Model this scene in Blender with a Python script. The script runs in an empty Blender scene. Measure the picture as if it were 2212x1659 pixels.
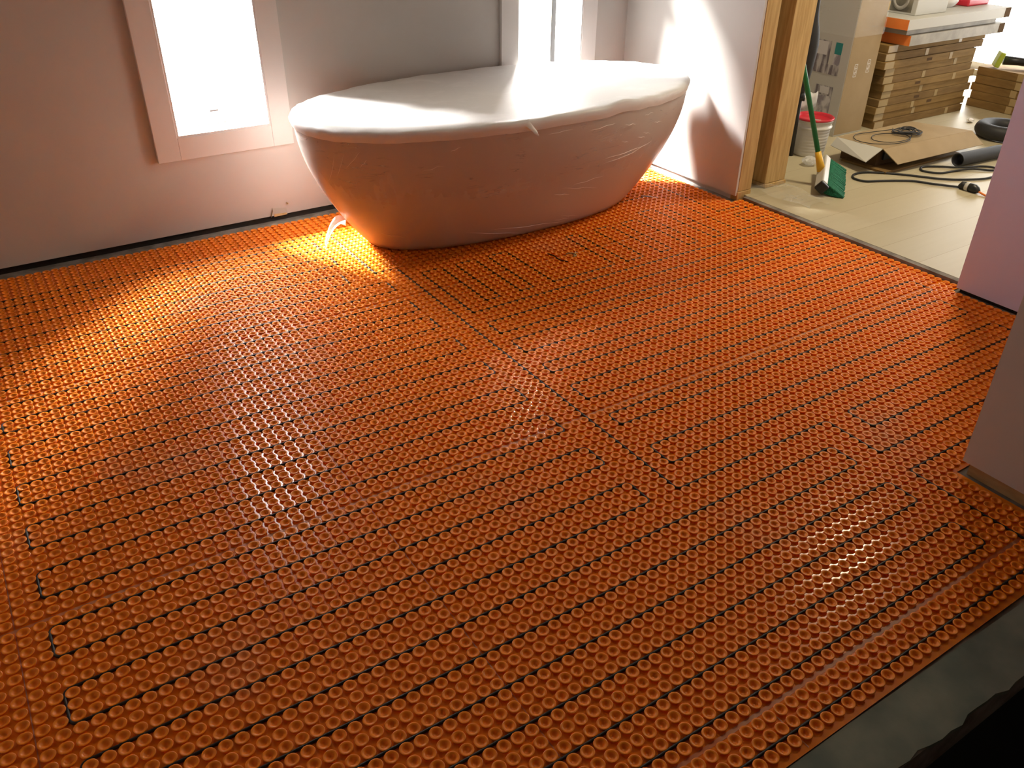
import bpy, bmesh, math, random
import numpy as np
from mathutils import Vector, Matrix
random.seed(7)
rng = np.random.default_rng(5)
SC = bpy.context.scene
COL = SC.collection

# ------------------------------------------------------------------ camera
cam_d = bpy.data.cameras.new('camera')
cam = bpy.data.objects.new('camera', cam_d)
COL.objects.link(cam)
cam_d.sensor_width = 36.0
cam_d.sensor_fit = 'HORIZONTAL'
cam_d.lens = 1798.72 * 36.0 / 2212.0
cam_d.clip_start = 0.02
CP = (-1.28770, -1.16906, 1.37595)
RX = (0.8381945, -0.5452958, 0.0090843)
RY = (-0.2831710, -0.4493878, -0.8472690)
RZ = (0.4660946, 0.7076038, -0.5310863)
cam.matrix_world = Matrix(((RX[0], -RY[0], -RZ[0], CP[0]), (RX[1], -RY[1], -RZ[1], CP[1]),
                           (RX[2], -RY[2], -RZ[2], CP[2]), (0, 0, 0, 1)))
SC.camera = cam

# ------------------------------------------------------------------ light and exposure
SC.view_settings.view_transform = 'Standard'
SC.view_settings.look = 'None'
SC.view_settings.gamma = 1.0
SC.view_settings.use_curve_mapping = False
SC.view_settings.exposure = -0.55
w = bpy.data.worlds.new('sky'); SC.world = w; w.use_nodes = True
bg = w.node_tree.nodes['Background']
# overcast sky: bright high up, darker towards the trees and the ground
wt = w.node_tree
_tc = wt.nodes.new('ShaderNodeTexCoord'); _sx = wt.nodes.new('ShaderNodeSeparateXYZ'); _rp = wt.nodes.new('ShaderNodeMapRange')
_rp.interpolation_type = 'SMOOTHSTEP'
_rp.inputs['From Min'].default_value = 0.50; _rp.inputs['From Max'].default_value = 0.80
_rp.inputs['To Min'].default_value = 12.5; _rp.inputs['To Max'].default_value = 125.0
wt.links.new(_tc.outputs['Generated'], _sx.inputs[0]); wt.links.new(_sx.outputs['Z'], _rp.inputs['Value']); wt.links.new(_rp.outputs[0], bg.inputs[1])
bg.inputs[0].default_value = (1.0, 0.985, 0.95, 1)

def area(name, loc, rot, sx, sy, energy, color=(1, 1, 1), portal=False, spread=None):
    l = bpy.data.lights.new(name, 'AREA')
    l.shape = 'RECTANGLE'; l.size = sx; l.size_y = sy
    l.energy = energy; l.color = color
    if spread: l.spread = spread
    if portal: l.cycles.is_portal = True
    o = bpy.data.objects.new(name, l); COL.objects.link(o)
    o.location = loc; o.rotation_euler = rot
    return o
# daylight portals fill the two bathroom windows and the glazed door of the next room
area('daylight_left_window', (-0.385, 2.475, 1.272), (math.radians(-90), 0, 0), 0.39, 1.69, 1, portal=True)
area('daylight_right_window', (1.245, 2.475, 1.272), (math.radians(-90), 0, 0), 0.39, 1.69, 1, portal=True)
area('daylight_glass_door', (5.33, 1.65, 0.68), (0, math.radians(90), 0), 1.24, 2.7, 1, portal=True)
area('next_room_ceiling_lamp', (2.75, 0.95, 2.40), (0, 0, 0), 0.4, 0.4, 60, (1.0, 0.86, 0.60))
sun_d = bpy.data.lights.new('sun', 'SUN'); sun = bpy.data.objects.new('sun', sun_d); COL.objects.link(sun)
sun_d.energy = 440.0; sun_d.angle = math.radians(24); sun_d.color = (1.0, 0.97, 0.92)
sun.rotation_euler = Vector((0.58, -0.62, -1.0)).to_track_quat('-Z', 'Y').to_euler()

# added second sun lamp without a known source, shining in to the left
sun2_d = bpy.data.lights.new('added_second_sun', 'SUN'); sun2 = bpy.data.objects.new('added_second_sun', sun2_d); COL.objects.link(sun2)
sun2_d.energy = 20.0; sun2_d.angle = math.radians(15); sun2_d.color = (1.0, 0.98, 0.94)
sun2.rotation_euler = Vector((-0.53, -0.66, -0.70)).to_track_quat('-Z', 'Y').to_euler()

cy = SC.cycles
cy.use_denoising = True
cy.max_bounces = 10; cy.diffuse_bounces = 5; cy.glossy_bounces = 4
cy.transparent_max_bounces = 12; cy.transmission_bounces = 6
cy.sample_clamp_indirect = 8.0
cy.caustics_reflective = False; cy.caustics_refractive = False
cy.blur_glossy = 0.5

# ------------------------------------------------------------------ helpers
P = 0.0305           # stud pitch of the membrane
GAP = 0.2026         # extra gap at the sheet seams, in pitches
def uy(v):
    return -(v - GAP * (v < -13) - GAP * (v < -45) + GAP * (v > 19)) * P

def tag(o, label=None, cat=None, group=None, kind=None):
    if label: o['label'] = label
    if cat: o['category'] = cat
    if group: o['group'] = group
    if kind: o['kind'] = kind
    return o

def empty(name, loc, rz=0.0):
    o = bpy.data.objects.new(name, None); COL.objects.link(o)
    o.location = loc; o.rotation_euler = (0, 0, rz); o.empty_display_size = 0.05
    return o

class MB:
    """collects shapes; build() links them as one mesh object"""
    def __init__(self): self.v = []; self.f = []; self.m = []; self.s = []
    def add(self, vs, fs, mi=0, smooth=False):
        b = len(self.v); self.v += [tuple(p) for p in vs]
        for q in fs:
            self.f.append(tuple(b + i for i in q)); self.m.append(mi); self.s.append(smooth)
        return self
    def box(self, c, s, rz=0.0, mi=0, M=None):
        hx, hy, hz = s[0] / 2, s[1] / 2, s[2] / 2
        vs = [Vector((x, y, z)) for z in (-hz, hz) for y in (-hy, hy) for x in (-hx, hx)]
        R = M if M is not None else Matrix.Rotation(rz, 3, 'Z')
        vs = [R @ p + Vector(c) for p in vs]
        return self.add(vs, [(0, 2, 3, 1), (4, 5, 7, 6), (0, 1, 5, 4), (2, 6, 7, 3), (0, 4, 6, 2), (1, 3, 7, 5)], mi)
    def rbox(self, lo, hi, mi=0):
        return self.box([(a + b) / 2 for a, b in zip(lo, hi)], [b - a for a, b in zip(lo, hi)], 0, mi)
    def tube(self, pts, r, n=10, mi=0, caps=True):
        pts = [Vector(p) for p in pts]; rs = r if isinstance(r, (list, tuple)) else [r] * len(pts)
        rings = []; up = Vector((0, 0, 1))
        for i, p in enumerate(pts):
            d = (pts[min(i + 1, len(pts) - 1)] - pts[max(i - 1, 0)])
            d = d.normalized() if d.length > 1e-9 else Vector((1, 0, 0))
            a = d.cross(up)
            if a.length < 1e-3: a = d.cross(Vector((1, 0, 0)))
            a.normalize(); b = a.cross(d).normalized()
            rings.append([p + (a * math.cos(t) + b * math.sin(t)) * rs[i] for t in [2 * math.pi * k / n for k in range(n)]])
        vs = [q for ring in rings for q in ring]; fs = []
        for i in range(len(rings) - 1):
            for k in range(n):
                fs.append((i * n + k, (i + 1) * n + k, (i + 1) * n + (k + 1) % n, i * n + (k + 1) % n))
        if caps:
            fs.append(tuple(range(n))); fs.append(tuple((len(rings) - 1) * n + k for k in reversed(range(n))))
        return self.add(vs, fs, mi, True)
    def lathe(self, prof, c=(0, 0, 0), n=32, mi=0, M=None):
        vs = []; fs = []
        for r, z in prof:
            for k in range(n):
                t = 2 * math.pi * k / n; q = Vector((r * math.cos(t), r * math.sin(t), z))
                vs.append((M @ q if M is not None else q) + Vector(c))
        for i in range(len(prof) - 1):
            for k in range(n):
                fs.append((i * n + k, i * n + (k + 1) % n, (i + 1) * n + (k + 1) % n, (i + 1) * n + k))
        return self.add(vs, fs, mi, True)
    def grid(self, rows, mi=0, closed=False, smooth=True):
        n = len(rows[0]); vs = [q for r in rows for q in r]; fs = []
        for i in range(len(rows) - 1):
            for k in range(n if closed else n - 1):
                fs.append((i * n + k, i * n + (k + 1) % n, (i + 1) * n + (k + 1) % n, (i + 1) * n + k))
        return self.add(vs, fs, mi, smooth)
    def build(self, name, mats, parent=None, bevel=0.0):
        me = bpy.data.meshes.new(name)
        me.from_pydata(self.v, [], self.f)
        for m in (mats if isinstance(mats, (list, tuple)) else [mats]): me.materials.append(m)
        me.polygons.foreach_set('material_index', self.m)
        me.polygons.foreach_set('use_smooth', self.s)
        me.validate(); me.update()
        o = bpy.data.objects.new(name, me); COL.objects.link(o)
        if parent is not None: o.parent = parent
        if bevel:
            b = o.modifiers.new('bevel', 'BEVEL'); b.width = bevel; b.segments = 2; b.limit_method = 'ANGLE'
        return o

def catmull(pts, n=8, closed=False):
    pts = [Vector(p) for p in pts]; out = []
    N = len(pts)
    for i in range(N if closed else N - 1):
        if closed: a, b, c, d = pts[(i - 1) % N], pts[i], pts[(i + 1) % N], pts[(i + 2) % N]
        else: a, b, c, d = pts[max(i - 1, 0)], pts[i], pts[i + 1], pts[min(i + 2, N - 1)]
        for k in range(n):
            t = k / n
            out.append(0.5 * ((2 * b) + (c - a) * t + (2 * a - 5 * b + 4 * c - d) * t * t + (3 * b - a - 3 * c + d) * t ** 3))
    out.append(pts[0] if closed else pts[-1])
    return out

# ------------------------------------------------------------------ materials
def mat(name, col, rough=0.6, spec=0.5, **kw):
    m = bpy.data.materials.new(name); m.use_nodes = True
    b = m.node_tree.nodes['Principled BSDF']
    b.inputs['Base Color'].default_value = (*col, 1); b.inputs['Roughness'].default_value = rough
    b.inputs['Specular IOR Level'].default_value = spec
    for k, v in kw.items(): b.inputs[k].default_value = v
    return m
def N(m, t, **kw):
    n = m.node_tree.nodes.new(t)
    for k, v in kw.items(): setattr(n, k, v)
    return n
def lk(m, a, b): m.node_tree.links.new(a, b)
def noise_mat(name, c1, c2, scale, rough=0.6, stretch=(1, 1, 1), detail=4, lo=0.35, hi=0.65, bump=0.0, bscale=None, spec=0.4, coords='Object'):
    m = mat(name, c1, rough, spec); b = m.node_tree.nodes['Principled BSDF']
    tc = N(m, 'ShaderNodeTexCoord'); mp = N(m, 'ShaderNodeMapping'); mp.inputs['Scale'].default_value = stretch
    nz = N(m, 'ShaderNodeTexNoise'); nz.inputs['Scale'].default_value = scale; nz.inputs['Detail'].default_value = detail
    rp = N(m, 'ShaderNodeValToRGB')
    rp.color_ramp.elements[0].position = lo; rp.color_ramp.elements[0].color = (*c1, 1)
    rp.color_ramp.elements[1].position = hi; rp.color_ramp.elements[1].color = (*c2, 1)
    lk(m, tc.outputs[coords], mp.inputs[0]); lk(m, mp.outputs[0], nz.inputs[0]); lk(m, nz.outputs[0], rp.inputs[0])
    lk(m, rp.outputs[0], b.inputs['Base Color'])
    if bump:
        bp = N(m, 'ShaderNodeBump'); bp.inputs['Strength'].default_value = bump; bp.inputs['Distance'].default_value = 0.002
        if bscale:
            n2 = N(m, 'ShaderNodeTexNoise'); n2.inputs['Scale'].default_value = bscale; lk(m, tc.outputs[coords], n2.inputs[0]); lk(m, n2.outputs[0], bp.inputs['Height'])
        else: lk(m, nz.outputs[0], bp.inputs['Height'])
        lk(m, bp.outputs[0], b.inputs['Normal'])
    return m

DRY = noise_mat('lavender_drywall', (0.58, 0.56, 0.54), (0.62, 0.60, 0.58), 2.2, 0.85, bump=0.06, bscale=90, spec=0.2)
PURP = noise_mat('purple_gypsum_board', (0.68, 0.64, 0.86), (0.72, 0.68, 0.90), 2.2, 0.85, bump=0.06, bscale=90, spec=0.2)
TRIM = mat('white_painted_trim', (0.84, 0.82, 0.81), 0.45)
THIN = noise_mat('grey_thinset', (0.16, 0.14, 0.12), (0.30, 0.27, 0.24), 14, 0.9, bump=0.5, spec=0.15)
DARKGAP = mat('gap_shade_fill', (0.03, 0.025, 0.022), 0.9, 0.1)  # near-black fill, the shade of open gaps put into its colour
STUDW = noise_mat('spruce_stud', (0.48, 0.31, 0.12), (0.62, 0.43, 0.19), 5, 0.7, stretch=(14, 14, 1.2), bump=0.15, spec=0.25)
PLATE = noise_mat('spruce_plate', (0.42, 0.27, 0.12), (0.55, 0.37, 0.18), 6, 0.75, stretch=(10, 2, 10), spec=0.2)
CARD = noise_mat('kraft_cardboard', (0.21, 0.125, 0.038), (0.27, 0.165, 0.055), 9, 0.75, stretch=(1, 1, 6), spec=0.2)
CARD2 = noise_mat('dull_kraft_cardboard', (0.17, 0.10, 0.035), (0.22, 0.135, 0.05), 9, 0.8, stretch=(1, 1, 6), spec=0.2)
CARDL = noise_mat('light_cardboard', (0.33, 0.24, 0.13), (0.38, 0.28, 0.16), 6, 0.7, spec=0.2)
CARDW = mat('white_faced_cardboard', (0.52, 0.51, 0.47), 0.6)
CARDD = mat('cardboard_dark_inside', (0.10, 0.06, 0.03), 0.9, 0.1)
TAPE = mat('clear_packing_tape', (0.38, 0.28, 0.14), 0.3)
ORBOX = noise_mat('orange_carton', (0.78, 0.20, 0.035), (0.84, 0.25, 0.05), 10, 0.55)
BLACKP = mat('black_plastic', (0.012, 0.012, 0.013), 0.4)
BLACKR = mat('black_rubber', (0.018, 0.018, 0.02), 0.6)
GREYP = noise_mat('dull_grey_carton', (0.30, 0.28, 0.24), (0.42, 0.39, 0.34), 12, 0.6)
WHITEP = mat('white_plastic', (0.58, 0.57, 0.53), 0.35)
REDP = mat('red_plastic', (0.55, 0.02, 0.04), 0.35)
GREENP = mat('green_painted_metal', (0.005, 0.16, 0.05), 0.35)
YELP = mat('yellow_plastic', (0.75, 0.45, 0.03), 0.4)
LIME = mat('lime_plastic', (0.36, 0.45, 0.04), 0.4)
BRIST = noise_mat('green_bristles', (0.005, 0.09, 0.045), (0.02, 0.22, 0.12), 60, 0.8, stretch=(6, 1, 1))
SLABM = noise_mat('grey_green_backer_board', (0.15, 0.175, 0.145), (0.24, 0.25, 0.20), 9, 0.85, detail=6, bump=0.3, bscale=60, spec=0.2)
VOID = mat('dark_step_floor', (0.012, 0.010, 0.008), 0.9, 0.05)
CEIL = noise_mat('bare_timber_boards', (0.20, 0.14, 0.09), (0.28, 0.20, 0.13), 5, 0.85, stretch=(1, 8, 1), spec=0.15)
HALLP = mat('tan_wall_paint', (0.26, 0.22, 0.17), 0.8, 0.2)
PAINT = mat('white_ceiling_paint', (0.75, 0.73, 0.72), 0.9, 0.2)
CHROME = mat('grey_metal', (0.45, 0.45, 0.46), 0.3, Metallic=1.0)

def plank_mat():
    m = mat('pale_plank_floor', (0.6, 0.5, 0.33), 0.42, 0.4); b = m.node_tree.nodes['Principled BSDF']
    tc = N(m, 'ShaderNodeTexCoord'); br = N(m, 'ShaderNodeTexBrick'); br.offset = 0.37
    br.inputs['Scale'].default_value = 1.0; br.inputs['Brick Width'].default_value = 1.7; br.inputs['Row Height'].default_value = 0.18
    br.inputs['Mortar Size'].default_value = 0.0018; br.inputs['Mortar Smooth'].default_value = 0.6
    br.inputs['Color1'].default_value = (0.47, 0.41, 0.27, 1); br.inputs['Color2'].default_value = (0.52, 0.46, 0.32, 1)
    br.inputs['Mortar'].default_value = (0.36, 0.28, 0.17, 1)
    nz = N(m, 'ShaderNodeTexNoise'); nz.inputs['Scale'].default_value = 3; mp = N(m, 'ShaderNodeMapping'); mp.inputs['Scale'].default_value = (1, 14, 1)
    mx = N(m, 'ShaderNodeMixRGB', blend_type='MULTIPLY'); mx.inputs[0].default_value = 0.35
    rp = N(m, 'ShaderNodeValToRGB'); rp.color_ramp.elements[0].color = (0.78, 0.74, 0.66, 1)
    lk(m, tc.outputs['Object'], br.inputs[0]); lk(m, tc.outputs['Object'], mp.inputs[0]); lk(m, mp.outputs[0], nz.inputs[0])
    lk(m, nz.outputs[0], rp.inputs[0]); lk(m, br.outputs[0], mx.inputs[1]); lk(m, rp.outputs[0], mx.inputs[2]); lk(m, mx.outputs[0], b.inputs['Base Color'])
    return m
PLANK = plank_mat()

def membrane_mat(name, dust, r0, r1, sp=0.5):
    m = mat(name, (0.85, 0.17, 0.02), 0.30, sp); b = m.node_tree.nodes['Principled BSDF']
    tc = N(m, 'ShaderNodeTexCoord')
    n1 = N(m, 'ShaderNodeTexNoise'); n1.inputs['Scale'].default_value = 1.3; n1.inputs['Detail'].default_value = 5
    n2 = N(m, 'ShaderNodeTexNoise'); n2.inputs['Scale'].default_value = 38; n2.inputs['Detail'].default_value = 3
    rc = N(m, 'ShaderNodeValToRGB'); rc.color_ramp.elements[0].color = (0.88, 0.225, 0.006, 1); rc.color_ramp.elements[1].color = (0.94, 0.275, 0.012, 1)
    r2 = N(m, 'ShaderNodeMapRange'); r2.inputs['From Min'].default_value = 0.60; r2.inputs['From Max'].default_value = 0.74; r2.inputs['To Max'].default_value = dust
    mx = N(m, 'ShaderNodeMixRGB'); mx.inputs[2].default_value = (0.62, 0.42, 0.32, 1)
    mul = N(m, 'ShaderNodeMath', operation='MULTIPLY')
    rr = N(m, 'ShaderNodeMapRange'); rr.inputs['To Min'].default_value = r0; rr.inputs['To Max'].default_value = r1
    for n in (n1, n2): lk(m, tc.outputs['Object'], n.inputs[0])
    n3 = N(m, 'ShaderNodeTexNoise'); n3.inputs['Scale'].default_value = 2.1; n3.inputs['Detail'].default_value = 6; lk(m, tc.outputs['Object'], n3.inputs[0])
    lk(m, n1.outputs[0], rc.inputs[0]); lk(m, n3.outputs[0], r2.inputs[0]); lk(m, r2.outputs[0], mul.inputs[0]); lk(m, n2.outputs[0], mul.inputs[1])
    lk(m, mul.outputs[0], mx.inputs[0]); lk(m, rc.outputs[0], mx.inputs[1]); lk(m, mx.outputs[0], b.inputs['Base Color'])
    lk(m, n2.outputs[0], rr.inputs[0]); lk(m, rr.outputs[0], b.inputs['Roughness'])
    return m
MEMB = membrane_mat('orange_stud_plastic', 0.5, .32, .42, .3)
MEMB0 = membrane_mat('orange_membrane_base', 0.5, .15, .24)
SEAM = noise_mat('dusty_seam_strip', (0.66, 0.20, 0.06), (0.60, 0.33, 0.20), 7, 0.45, lo=0.4, hi=0.62)
CABLE = mat('charcoal_cable_jacket', (0.014, 0.011, 0.009), 0.45, 0.35)

def film_mat(name, opac, white, bstr=0.35, rough=0.22, trans=0.45):
    """thin crinkled plastic film: mostly see-through, some sheen and milky scatter"""
    m = bpy.data.materials.new(name); m.use_nodes = True; nt = m.node_tree; nt.nodes.clear()
    out = N(m, 'ShaderNodeOutputMaterial'); tr = N(m, 'ShaderNodeBsdfTransparent')
    pr = N(m, 'ShaderNodeBsdfPrincipled'); pr.inputs['Base Color'].default_value = (white, white, white, 1); pr.inputs['Roughness'].default_value = rough
    tl = N(m, 'ShaderNodeBsdfTranslucent'); tl.inputs[0].default_value = (0.9, 0.9, 0.9, 1)
    a = N(m, 'ShaderNodeMixShader'); a.inputs[0].default_value = trans
    c = N(m, 'ShaderNodeMixShader')
    tc = N(m, 'ShaderNodeTexCoord'); mp = N(m, 'ShaderNodeMapping'); mp.inputs['Scale'].default_value = (2.2, 3, 7); mp.inputs['Rotation'].default_value = (0, 0.25, 0)
    nz = N(m, 'ShaderNodeTexNoise'); nz.inputs['Scale'].default_value = 3.0; nz.inputs['Detail'].default_value = 5; nz.inputs['Distortion'].default_value = 1.2
    rp = N(m, 'ShaderNodeMapRange'); rp.inputs['From Min'].default_value = 0.52; rp.inputs['From Max'].default_value = 0.80
    rp.inputs['To Min'].default_value = opac; rp.inputs['To Max'].default_value = min(1, opac + 0.35)
    bp = N(m, 'ShaderNodeBump'); bp.inputs['Strength'].default_value = bstr; bp.inputs['Distance'].default_value = 0.005
    lk(m, tc.outputs['Object'], mp.inputs[0]); lk(m, mp.outputs[0], nz.inputs[0]); lk(m, nz.outputs[0], rp.inputs[0]); lk(m, nz.outputs[0], bp.inputs['Height'])
    lk(m, bp.outputs[0], pr.inputs['Normal']); lk(m, pr.outputs[0], a.inputs[1]); lk(m, tl.outputs[0], a.inputs[2])
    lk(m, rp.outputs[0], c.inputs[0]); lk(m, tr.outputs[0], c.inputs[1]); lk(m, a.outputs[0], c.inputs[2]); lk(m, c.outputs[0], out.inputs[0])
    return m
def glint_film():
    """clear shrink film: see-through, with white lines painted in as glints on fine creases"""
    m = bpy.data.materials.new('clear_wrap_film'); m.use_nodes = True; nt = m.node_tree; nt.nodes.clear()
    out = N(m, 'ShaderNodeOutputMaterial'); tr = N(m, 'ShaderNodeBsdfTransparent')
    pr = N(m, 'ShaderNodeBsdfPrincipled'); pr.inputs['Base Color'].default_value = (.92, .92, .92, 1); pr.inputs['Roughness'].default_value = 0.18
    c = N(m, 'ShaderNodeMixShader'); tc = N(m, 'ShaderNodeTexCoord')
    mp = N(m, 'ShaderNodeMapping'); mp.inputs['Scale'].default_value = (1.1, 2.0, 9); mp.inputs['Rotation'].default_value = (0, 0.12, 0)
    nz = N(m, 'ShaderNodeTexNoise'); nz.inputs['Scale'].default_value = 3.4; nz.inputs['Detail'].default_value = 3; nz.inputs['Distortion'].default_value = 0.8
    sb = N(m, 'ShaderNodeMath', operation='SUBTRACT'); sb.inputs[1].default_value = 0.5
    ab = N(m, 'ShaderNodeMath', operation='ABSOLUTE')
    mr = N(m, 'ShaderNodeMapRange'); mr.inputs['From Min'].default_value = 0.0; mr.inputs['From Max'].default_value = 0.014; mr.inputs['To Min'].default_value = 1.0; mr.inputs['To Max'].default_value = 0.0  # thin white lines painted as crease glints
    n2 = N(m, 'ShaderNodeTexNoise'); n2.inputs['Scale'].default_value = 5.5; n2.inputs['Detail'].default_value = 2
    m2 = N(m, 'ShaderNodeMapRange'); m2.inputs['From Min'].default_value = 0.52; m2.inputs['From Max'].default_value = 0.66
    mu = N(m, 'ShaderNodeMath', operation='MULTIPLY'); ad = N(m, 'ShaderNodeMath', operation='MULTIPLY_ADD'); ad.inputs[1].default_value = 0.62; ad.inputs[2].default_value = 0.12
    bp = N(m, 'ShaderNodeBump'); bp.inputs['Strength'].default_value = 0.5; bp.inputs['Distance'].default_value = 0.004
    lk(m, tc.outputs['Object'], mp.inputs[0]); lk(m, mp.outputs[0], nz.inputs[0]); lk(m, nz.outputs[0], sb.inputs[0]); lk(m, sb.outputs[0], ab.inputs[0]); lk(m, ab.outputs[0], mr.inputs[0])
    lk(m, tc.outputs['Object'], n2.inputs[0]); lk(m, n2.outputs[0], m2.inputs[0]); lk(m, mr.outputs[0], mu.inputs[0]); lk(m, m2.outputs[0], mu.inputs[1]); lk(m, mu.outputs[0], ad.inputs[0])
    lk(m, nz.outputs[0], bp.inputs['Height']); lk(m, bp.outputs[0], pr.inputs['Normal']); pr.inputs['Specular IOR Level'].default_value = 0.9
    lk(m, ad.outputs[0], c.inputs[0]); lk(m, tr.outputs[0], c.inputs[1]); lk(m, pr.outputs[0], c.inputs[2]); lk(m, c.outputs[0], out.inputs[0])
    return m
FILM = glint_film()
FILMTOP = film_mat('milky_wrap_film', 0.92, 0.95, 0.12, .4, .12)
TUBW = mat('shade_darkened_acrylic', (0.56, 0.51, 0.47), 0.25, 0.5)  # white tub, colour darkened to carry the shade on its side

def glass_mat():
    m = bpy.data.materials.new('window_glass'); m.use_nodes = True; nt = m.node_tree; nt.nodes.clear()
    out = N(m, 'ShaderNodeOutputMaterial'); tr = N(m, 'ShaderNodeBsdfTransparent'); gl = N(m, 'ShaderNodeBsdfGlossy'); gl.inputs['Roughness'].default_value = 0.02
    mx = N(m, 'ShaderNodeMixShader'); mx.inputs[0].default_value = 0.05
    lk(m, tr.outputs[0], mx.inputs[1]); lk(m, gl.outputs[0], mx.inputs[2]); lk(m, mx.outputs[0], out.inputs[0])
    return m
GLASS = glass_mat()

# ------------------------------------------------------------------ the setting
H = 2.44
def struct(name, mb, m, parent=None, bevel=0.0):
    o = mb.build(name, m, parent, bevel)
    if parent is None: o['kind'] = 'structure'
    return o

# bathroom sub-floor, strip at the door, floor of the next room, step behind the edge
struct('floor', MB().rbox((-2.0, -0.80, -0.10), (1.80, 2.56, -0.004)), THIN)
struct('floor', MB().rbox((1.80, -0.33, -0.10), (5.45, 3.3, 0.018)), [PLANK])
mb = MB()
n = 90; top = []; bot = []
for i in range(n + 1):
    x = -2.0 + 2.7 * i / n
    yf = -0.80 - 0.018 * (x + 0.2) + 0.004 * math.sin(x * 31) + 0.003 * math.sin(x * 83)
    top.append((x, yf)); bot.append((x, -0.690 - 0.03 * max(0, x + 0.2) * 0.5))
mb.grid([[(x, y, -0.001) for x, y in top], [(x, y, -0.001) for x, y in bot]], 0)
mb.grid([[(x, y, -0.012) for x, y in top], [(x, y, -0.001) for x, y in top]], 0)
struct('trim_3', mb, SLABM)
struct('floor', MB().rbox((-2.0, -2.6, -0.24), (5.45, -0.34, -0.2)), VOID)
struct('trim_4', MB().rbox((1.772, 0.33, -0.004), (1.802, 1.47, 0.017)), THIN)

# back wall with its two windows
W = [(-0.578, -0.190), (1.052, 1.440)]; Z0, Z1 = 0.424, 2.12
mb = MB(); xs = [-2.0, W[0][0], W[0][1], W[1][0], W[1][1], 1.74]
for a, b in ((xs[0], xs[1]), (xs[2], xs[3]), (xs[4], xs[5])): mb.rbox((a, 2.39, 0.024), (b, 2.50, H))
for a, b in W:
    mb.rbox((a, 2.39, 0.024), (b, 2.50, Z0)); mb.rbox((a, 2.39, Z1), (b, 2.50, H))
struct('wall_back', mb, DRY)
struct('trim_5', MB().rbox((-2.0, 2.403, -0.004), (1.74, 2.50, 0.024)), DARKGAP)  # dark strip painted as the shade under the raised drywall
def window(i, a, b):
    t = empty('window_%d' % i, ((a + b) / 2, 2.39, Z0)); t['kind'] = 'structure'
    ox, oy, oz = (a + b) / 2, 2.39, Z0
    def L(lo, hi): return [lo[0] - ox, lo[1] - oy, lo[2] - oz], [hi[0] - ox, hi[1] - oy, hi[2] - oz]
    c = 0.089
    for nm, lo, hi in (('casing', (a - c, 2.368, Z0 - c), (a, 2.3895, Z1 + c)), ('casing', (b, 2.368, Z0 - c), (b + c, 2.3895, Z1 + c)),
                       ('casing', (a + 0.0003, 2.368, Z0 - c), (b - 0.0003, 2.3895, Z0)), ('casing', (a + 0.0003, 2.368, Z1), (b - 0.0003, 2.3895, Z1 + c))):
        MB().rbox(*L(lo, hi)).build(nm, TRIM, t, 0.0015)
    j = MB()
    for lo, hi in (((a, 2.37, Z0), (a + 0.008, 2.51, Z1)), ((b - 0.008, 2.37, Z0), (b, 2.51, Z1)), ((a + .008, 2.37, Z0), (b - .008, 2.51, Z0 + 0.008)), ((a + .008, 2.37, Z1 - 0.008), (b - .008, 2.51, Z1))): j.rbox(*L(lo, hi))
    j.build('jamb', TRIM, t)
    s = MB()
    for lo, hi in (((a + .008, 2.485, Z0 + .008), (a + .012, 2.508, Z1 - .008)), ((b - .012, 2.485, Z0 + .008), (b - .008, 2.508, Z1 - .008)),
                   ((a + .022, 2.485, Z0 + .008), (b - .022, 2.508, Z0 + .022)), ((a + .022, 2.485, Z1 - .022), (b - .022, 2.508, Z1 - .008)), ((a + .022, 2.485, 1.26), (b - .022, 2.508, 1.285))): s.rbox(*L(lo, hi))
    s.build('sash', TRIM, t)
    MB().rbox(*L((a + .022, 2.495, Z0 + .022), (b - .022, 2.499, 1.26))).build('pane', GLASS, t)
    MB().rbox(*L((a + .022, 2.495, 1.285), (b - .022, 2.499, Z1 - .022))).build('pane', GLASS, t)
    MB().rbox(*L((a + .17, 2.465, Z0 + .062), (a + .205, 2.495, Z0 + .070))).build('sash_lift', CHROME, t)
window(1, *W[0]); window(2, *W[1])

# right wall beside the tub, its studs and the doorway
struct('wall_right', MB().rbox((1.740, 1.492, 0.022), (1.753, 2.39, H)).rbox((1.753, 1.532, -0.004), (1.842, 2.56, H)), [DRY])
struct('wall_right', MB().rbox((1.843, 1.655, -0.004), (1.955, 2.56, H)), DARKGAP)  # dark infill painted as the shade in the stud cavity
struct('trim_1', MB().rbox((1.754, 1.490, 0.040), (1.842, 1.528, H)).rbox((1.750, 1.487, -0.003), (1.842, 1.530, 0.038)), STUDW, bevel=0.002)
struct('trim_2', MB().rbox((1.956, 1.505, 0.040), (2.098, 1.640, H)).rbox((1.956, 1.500, 0.019), (2.104, 1.638, 0.038)), STUDW, bevel=0.002)
struct('wall_right', MB().rbox((1.95, 1.66, 0.018), (2.10, 3.35, H)), DRY)
# wall on the near side of the doorway and the closet block in front of it
struct('wall_right', MB().rbox((1.722, -0.33, 0.014), (1.86, 0.322, H)), PURP)
struct('trim_6', MB().rbox((1.735, -0.33, -0.003), (1.84, 0.312, 0.013)), DARKGAP)  # dark strip standing for shade below the lifted board
struct('wall_front', MB().rbox((0.695, -2.6, 0.036), (1.72, -0.345, H)).rbox((1.72, -2.6, 0.036), (5.45, -0.345, H)), DRY)
struct('baseboard_front', MB().rbox((0.706, -2.6, -0.003), (1.70, -0.362, 0.036)), PLATE)
struct('wall_front', MB().rbox((-2.1, -2.7, -0.22), (0.695, -2.6, H)), CEIL)
struct('wall_left', MB().rbox((-2.1, -2.6, -0.22), (-2.0, 2.56, H)), DRY)
struct('ceiling', MB().rbox((-2.1, -2.7, H), (5.55, 3.4, H + 0.1)), CEIL)
struct('wall_front', MB().rbox((0.71, -2.6, -0.2), (5.45, -0.36, -0.005)), DARKGAP)
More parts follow.
